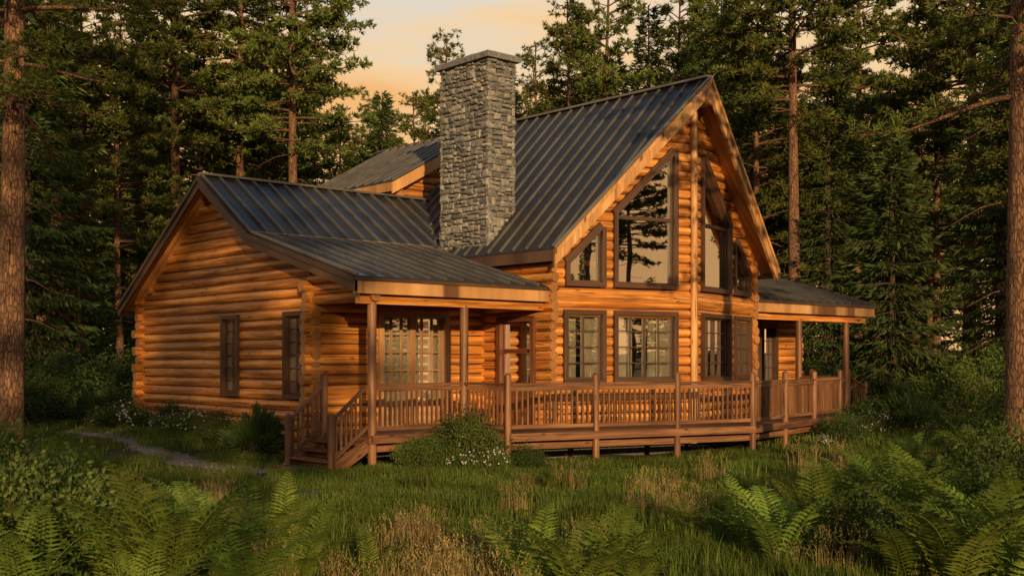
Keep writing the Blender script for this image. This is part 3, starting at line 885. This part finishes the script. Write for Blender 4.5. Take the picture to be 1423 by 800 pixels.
FRN = [fern_mesh('fern_a', 10, (.85, 1.25)), fern_mesh('fern_b', 11, (.75, 1.1)), fern_mesh('fern_c', 8, (.9, 1.3))]
ferns = [(235, 9.6, 0, 1.3), (325, 11.0, 1, 1.1), (160, 10.6, 2, 1.05), (395, 12.4, 1, .9), (190, 8.8, 1, 1.0), (60, 11, 0, 1.), (280, 12.8, 2, .95), (415, 10.6, 0, .8), (340, 9.4, 2, .8),
         (810, 9.3, 2, 1.0), (735, 9.9, 1, .95), (880, 10.2, 0, .85), (1085, 11.8, 2, 1.0), (1045, 12.8, 1, .9), (1130, 13.2, 0, 1.), (1240, 15, 2, 1.05), (1290, 13.5, 0, 1.05),
         (1330, 10.2, 2, 1.2), (1420, 10.2, 0, 1.2), (1265, 10.6, 1, .95), (1400, 12, 1, 1.2), (1310, 17, 1, 1.1), (1385, 18, 2, 1.2), (1210, 18, 1, .9), (30, 9.2, 2, 1.0), (120, 12.5, 1, .9),
         (960, 13.6, 1, .65), (1440, 15, 0, 1.2), (1350, 22, 0, 1.1), (1420, 24, 1, 1.2), (1250, 20, 2, 1.0), (1180, 15.5, 0, .9), (1360, 14.6, 1, 1.1), (520, 10.8, 1, .6)]
for (px, z, i, s) in ferns:
    x, y = c2w(px, z); place(FRN[i], 'fern_plant', x, y, s, dz=-.02)

# ---- shrubs
def shrub_mesh(name, rad, hgt, nleaf, ls, mat, spiky=0, flowers=0):
    mb = MB(); Ps, Ds, Ss = [], [], []
    tips = []
    ns = 46
    for k in range(ns):
        az = R(0, 6.28); rr = rad * math.sqrt(random.random()); zt = hgt * (1 - .55 * (rr / rad) ** 2) * R(.6, 1.2)
        tip = np.array([math.cos(az) * rr, math.sin(az) * rr, zt]); mid = tip * np.array([.45, .45, .5])
        stick(mb, [(0, 0, 0), tuple(mid), tuple(tip)], .014, .004, 4); tips.append((mid, tip))
    per = nleaf // ns
    for mid, tip in tips:
        f = rng.random((per, 1)) ** .6
        base = mid + (tip - mid) * f + rng.normal(size=(per, 3)) * rad * (.11 if not spiky else .07)
        base[:, 2] = np.maximum(base[:, 2], .02)
        out = norm(base - np.array([0, 0, hgt * .25]))
        D = norm(out * (.8 + spiky) + rdir(per) * (.9 - spiky * .5) + np.array([0, 0, .5 * spiky])) * rng.uniform(.6, 1.3, (per, 1)) * ls
        Ps.append(base); Ds.append(D); Ss.append(norm(np.cross(D, rdir(per))) * ls * (.3 if not spiky else .09))
    V = diamonds(np.concatenate(Ps), np.concatenate(Ds), np.concatenate(Ss)); ex = []
    if flowers:
        c = []
        for q in range(flowers):
            mid, tip = random.choice(tips)
            cc = tip + rng.normal(size=3) * rad * .13 + np.array([0, 0, .03]); cc[2] = max(.08, cc[2])
            n5 = 5; aa = np.arange(n5) * 1.2566 + R(0, 6)
            o = norm((cc - np.array([0, 0, hgt * .3]))[None])[0]
            a = np.cross(o, [0, 0, 1.]); a /= np.linalg.norm(a) + 1e-9; b = np.cross(a, o)
            D = (a[None] * np.cos(aa)[:, None] + b[None] * np.sin(aa)[:, None] + o * .3) * .026
            c.append(diamonds(np.repeat(cc[None], n5, 0), D, np.cross(D, o) * .4))
        ex = [(np.concatenate(c), 2)]
    return make_mesh(name, mb, V, [M_barkd, mat, M_flower], extra=ex)
SH_leaf = shrub_mesh('leafy', .8, 1.15, 7000, .055, M_shrub)
SH_leaf2 = shrub_mesh('leafy2', .9, .95, 7000, .05, M_shrubd)
SH_spk = shrub_mesh('juniper', .65, .95, 8000, .13, M_shrubd, spiky=1)
SH_flw = shrub_mesh('flowering', .6, .55, 4500, .05, M_shrub, flowers=150)
shr = [(25, 10.8, SH_leaf, 1.1), (90, 12.6, SH_leaf, .8), (-10, 12.5, SH_leaf, 1.3), (15, 15, SH_leaf2, 1.0), (1210, 11.6, SH_leaf2, .8), (1410, 14, SH_leaf2, 1.2), (1465, 11.5, SH_leaf2, 1.1), (1350, 19.5, SH_leaf2, .9),
       (1400, 28, SH_leaf2, 1.5), (1330, 33, SH_leaf, 1.5), (1255, 30, SH_spk, 1.1),
       (1225, 34, SH_spk, 1.2), (1300, 38, SH_leaf2, 1.8), (1390, 36, SH_leaf, 2.), (90, 34, SH_leaf2, 1.8), (150, 37, SH_leaf2, 1.7), (40, 40, SH_leaf2, 2.2), (60, 30, SH_spk, 1.2), (10, 28, SH_leaf2, 1.5)]
for (px, z, m_, s) in shr:
    x, y = c2w(px, z); place(m_, 'leafy_shrub', x, y, s, dz=-.03)
for (x, y, m_, s) in ((12.95, 17.1, SH_leaf, .6), (13.5, 17.35, SH_leaf2, .65), (14.15, 17.05, SH_leaf, .85), (14.5, 17.45, SH_leaf2, 1.0), (14.9, 16.2, SH_leaf2, .5),
                      (11.9, 21.3, SH_spk, .95), (11.7, 22.3, SH_leaf2, .7), (11.8, 25.0, SH_leaf2, .7), (11.6, 27.8, SH_leaf2, .9), (11.7, 29.2, SH_spk, .9),
                      (24.6, 15.4, SH_leaf2, .8), (27.6, 16.4, SH_leaf2, .9), (30.2, 17.0, SH_spk, 1.0), (28.8, 15.8, SH_leaf, .8)):
    place(m_, 'garden_shrub', x, y, s, dz=-.03)
for (x, y, s) in ((13.7, 16.75, .75), (14.2, 16.45, .7), (11.6, 23.4, .95), (11.5, 24.3, .8), (11.4, 26.6, 1.1), (11.3, 27.3, .9), (25.9, 15.7, 1.0), (26.9, 15.9, .9), (23.2, 15.1, .5), (28.0, 15.4, .8)):
    place(SH_flw, 'flowering_shrub', x, y, s, dz=-.02)
uc = bpy.data.collections.new('undergrowth_plants')
for i in range(130):
    z = R(38, 62); px = R(-400, 1800); x, y = c2w(px, z)
    if 11 < x < 31 and y < 30: continue
    place(random.choice((SH_leaf2, SH_leaf, SH_spk, SH_leaf2)), 'bush', x, y, R(1.0, 2.4), coll=uc)
e = bpy.data.objects.new('forest_undergrowth', None); e.instance_type = 'COLLECTION'; e.instance_collection = uc; scene.collection.objects.link(e)

# ---- path
pth = [(11.9, 18.95), (11.2, 19.1), (10.5, 20.0), (10.1, 21.8), (9.7, 24.5), (9.2, 28), (7.6, 34), (5, 42)]
pp = []
for a, b in zip(pth[:-1], pth[1:]):
    L = math.dist(a, b); m = max(2, int(L / .3))
    for i in range(m): pp.append((a[0] + (b[0] - a[0]) * i / m, a[1] + (b[1] - a[1]) * i / m))
mb = MB(); vs = []; fs = []
for i, p in enumerate(pp):
    q = pp[min(i + 1, len(pp) - 1)]; o = pp[max(i - 1, 0)]
    d = Vector((q[0] - o[0], q[1] - o[1])).normalized(); nx, ny = -d.y, d.x
    for k in range(7):
        w = (k / 6 - .5) * (.9 + .2 * math.sin(i * .9 + k))
        x, y = p[0] + nx * w, p[1] + ny * w
        vs.append((x, y, gh(x, y) + .012 + .02 * math.cos((k / 6 - .5) * 3)))
for i in range(len(pp) - 1):
    for k in range(6): fs.append((i * 7 + k, i * 7 + k + 1, i * 7 + 8 + k, i * 7 + 7 + k))
mb.add(vs, fs, 0, True)
for i in range(1500):
    p = random.choice(pp); x, y = p[0] + random.gauss(0, .32), p[1] + random.gauss(0, .3); r = R(.012, .045); z = gh(x, y) + .025
    o = [(1, 0, 0), (0, 1, 0), (-1, 0, 0), (0, -1, 0), (0, 0, .7), (0, 0, -.7)]
    mb.add([(x + a * r * R(.7, 1.3), y + b * r * R(.7, 1.3), z + c * r) for a, b, c in o],
           [(0, 1, 4), (1, 2, 4), (2, 3, 4), (3, 0, 4), (1, 0, 5), (2, 1, 5), (3, 2, 5), (0, 3, 5)], 0)
mb.obj('gravel_path', [M_gravel])

# ---- grass
def grass_mesh(name, rad, nb, hr, w, mat, lean=.5, seeds=False):
    vs = []; fs = []; Ps, Ds, Ss = [], [], []
    for i in range(nb):
        a = R(0, 6.28); r = rad * math.sqrt(random.random()); x, y = math.cos(a) * r, math.sin(a) * r
        h = R(*hr); az = R(0, 6.28); ln = R(.1, 1) * lean * h; ww = w * R(.7, 1.3)
        sx, sy = -math.sin(az) * ww, math.cos(az) * ww; dx, dy = math.cos(az) * ln, math.sin(az) * ln
        b = len(vs)
        vs += [(x - sx, y - sy, -.03), (x + sx, y + sy, -.03), (x + dx * .3 + sx * .8, y + dy * .3 + sy * .8, h * .55), (x + dx * .3 - sx * .8, y + dy * .3 - sy * .8, h * .55), (x + dx, y + dy, h)]
        fs += [(b, b + 1, b + 2, b + 3), (b + 3, b + 2, b + 4)]
        if seeds and random.random() < .6:
            n = 9; t = np.linspace(0, 1, n)[:, None]
            tip = np.array([x + dx, y + dy, h]); up = norm(np.array([[dx * .8, dy * .8, h * .5]]))[0]
            P = tip + up * t * .11; D = norm(up + rdir(n) * .55) * .028; Ps.append(P); Ds.append(D); Ss.append(norm(np.cross(D, rdir(n))) * .005)
    mb = MB(); mb.add(vs, fs, 0)
    V = diamonds(np.concatenate(Ps), np.concatenate(Ds), np.concatenate(Ss)) if Ps else None
    return make_mesh(name, mb, V, [mat, M_dry])
GR = [grass_mesh('turf_a', .55, 420, (.03, .1), .006, M_grass, .8), grass_mesh('turf_b', .5, 380, (.04, .15), .006, M_grass, .9), grass_mesh('turf_c', .5, 300, (.03, .09), .007, M_grass, .8)]
GT = [grass_mesh('tall_a', .3, 150, (.14, .38), .006, M_grass, .6), grass_mesh('tall_b', .3, 100, (.22, .52), .0035, M_dry, .5, True), grass_mesh('tall_c', .26, 90, (.16, .38), .0035, M_dry, .55, True)]
def blocked(x, y, m=.0):
    if 12.5 - m < x < 29.6 + m and 18.1 - m < y < 28.4 + m: return True
    if abs(x - CX) < hw - .2 and y > dv1 + .26 * abs(x - CX) + .5 and y < 19: return True
    if 11.6 < x < 12.8 and 18 < y < 19.9: return True
    if x < 12.3 and y > 18:
        for p in pp[::2]:
            if (p[0] - x) ** 2 + (p[1] - y) ** 2 < .25: return True
    return False
gc = bpy.data.collections.new('meadow_grass_tufts')
def scatter(n, zr, fn):
    for i in range(n):
        z = math.sqrt(R(zr[0] ** 2, zr[1] ** 2)); px = R(-120, 1540); x, y = c2w(px, z)
        if blocked(x, y): continue
        fn(x, y, z)
def f1(x, y, z): place(random.choice(GR), 'g', x, y, R(.8, 1.35), coll=gc, dz=0)
scatter(520, (5, 13), f1); scatter(1300, (13, 27), f1)
scatter(700, (27, 50), lambda x, y, z: place(random.choice(GR), 'g', x, y, R(1.8, 2.8), coll=gc, dz=0))
drifts = [(590, 10.8, .8, 24, 1), (640, 12, .7, 14, 1), (110, 14.5, .8, 12, 1), (290, 16, .7, 10, 1), (500, 11.5, .8, 10, 0), (980, 14.5, 1.0, 14, 1), (1030, 17, 1.2, 12, 1), (1150, 11.2, .6, 12, 1), (1010, 10.8, .6, 8, 0),
          (440, 13, 1.0, 9, 0), (700, 14.5, 1.2, 9, 0), (850, 13, 1.2, 10, 0), (900, 18, 1.5, 9, 1), (200, 15, 1.0, 8, 0), (1200, 21, 1.5, 12, 1), (750, 18.5, 1.2, 6, 0), (1140, 24, 1.5, 10, 0)]
for (px, z, rad, cnt, dry) in drifts:
    x0, y0 = c2w(px, z)
    for i in range(cnt):
        x, y = x0 + random.gauss(0, rad), y0 + random.gauss(0, rad)
        if blocked(x, y): continue
        place(random.choice(GT[1:]) if (dry and random.random() < .6) else GT[0], 'g', x, y, R(.6, 1.05), coll=gc, dz=0)
e = bpy.data.objects.new('meadow_grass', None); e.instance_type = 'COLLECTION'; e.instance_collection = gc; scene.collection.objects.link(e)

# ------------------------------------------------------------------ light
EL = math.radians(10)
S = Vector((-.50 * math.cos(EL), -.866 * math.cos(EL), math.sin(EL)))
ld = bpy.data.lights.new('sun', 'SUN'); ld.energy = 5.0; ld.angle = math.radians(.6); ld.color = (1, .67, .31)
lo_ = bpy.data.objects.new('sun', ld); lo_.rotation_euler = S.to_track_quat('Z', 'Y').to_euler(); lo_.location = (0, 0, 30); scene.collection.objects.link(lo_)
w = bpy.data.worlds.new('World'); scene.world = w; w.use_nodes = True; nt = w.node_tree
bg = nt.nodes['Background']
sk = nt.nodes.new('ShaderNodeTexSky'); sk.sky_type = 'NISHITA'; sk.sun_disc = False; sk.sun_elevation = EL; sk.sun_rotation = math.atan2(S.x, S.y)
sk.dust_density = 1.5
tc = nt.nodes.new('ShaderNodeTexCoord')
sp = ND(nt, 'ShaderNodeSeparateXYZ', {0: tc.outputs['Generated']})
nz = ND(nt, 'ShaderNodeTexNoise', {'Vector': vmul(nt, tc.outputs['Generated'], (1.8, 1.8, 11)), 'Scale': 2.2, 'Detail': 4.0, 'Roughness': .55})
band = mth(nt, 'ADD', mth(nt, 'MULTIPLY', sp.outputs[2], 2.0), mth(nt, 'MULTIPLY', nz.outputs[0], .6))
cm = ramp(nt, band, [(.66, (.97, .52, .2)), (.80, (.97, .68, .38)), (.93, (.80, .72, .6))])
glow = mixc(nt, 'MULTIPLY', 1, cm.outputs[0], (9.5, 9.5, 9.5))
fade = ND(nt, 'ShaderNodeMapRange', {0: sp.outputs[2], 1: .33, 2: .52, 3: 1.0, 4: .0})
base = mixc(nt, 'MIX', fade.outputs[0], mixc(nt, 'MULTIPLY', 1, sk.outputs[0], (1.8, 1.65, 1.45)), glow)
nt.links.new(base, bg.inputs[0]); bg.inputs[1].default_value = .1

# ------------------------------------------------------------------ camera
cd = bpy.data.cameras.new('camera'); cd.sensor_width = 36; cd.lens = 40.5; cd.shift_y = .0703; cd.clip_end = 2000; cd.clip_start = .1
co = bpy.data.objects.new('camera', cd); co.location = (0, 0, 2.1)
co.rotation_euler = (math.radians(90), 0, -math.atan2(.667, .745)); scene.collection.objects.link(co); scene.camera = co
scene.view_settings.view_transform = 'Standard'; scene.view_settings.look = 'None'; scene.view_settings.exposure = 0
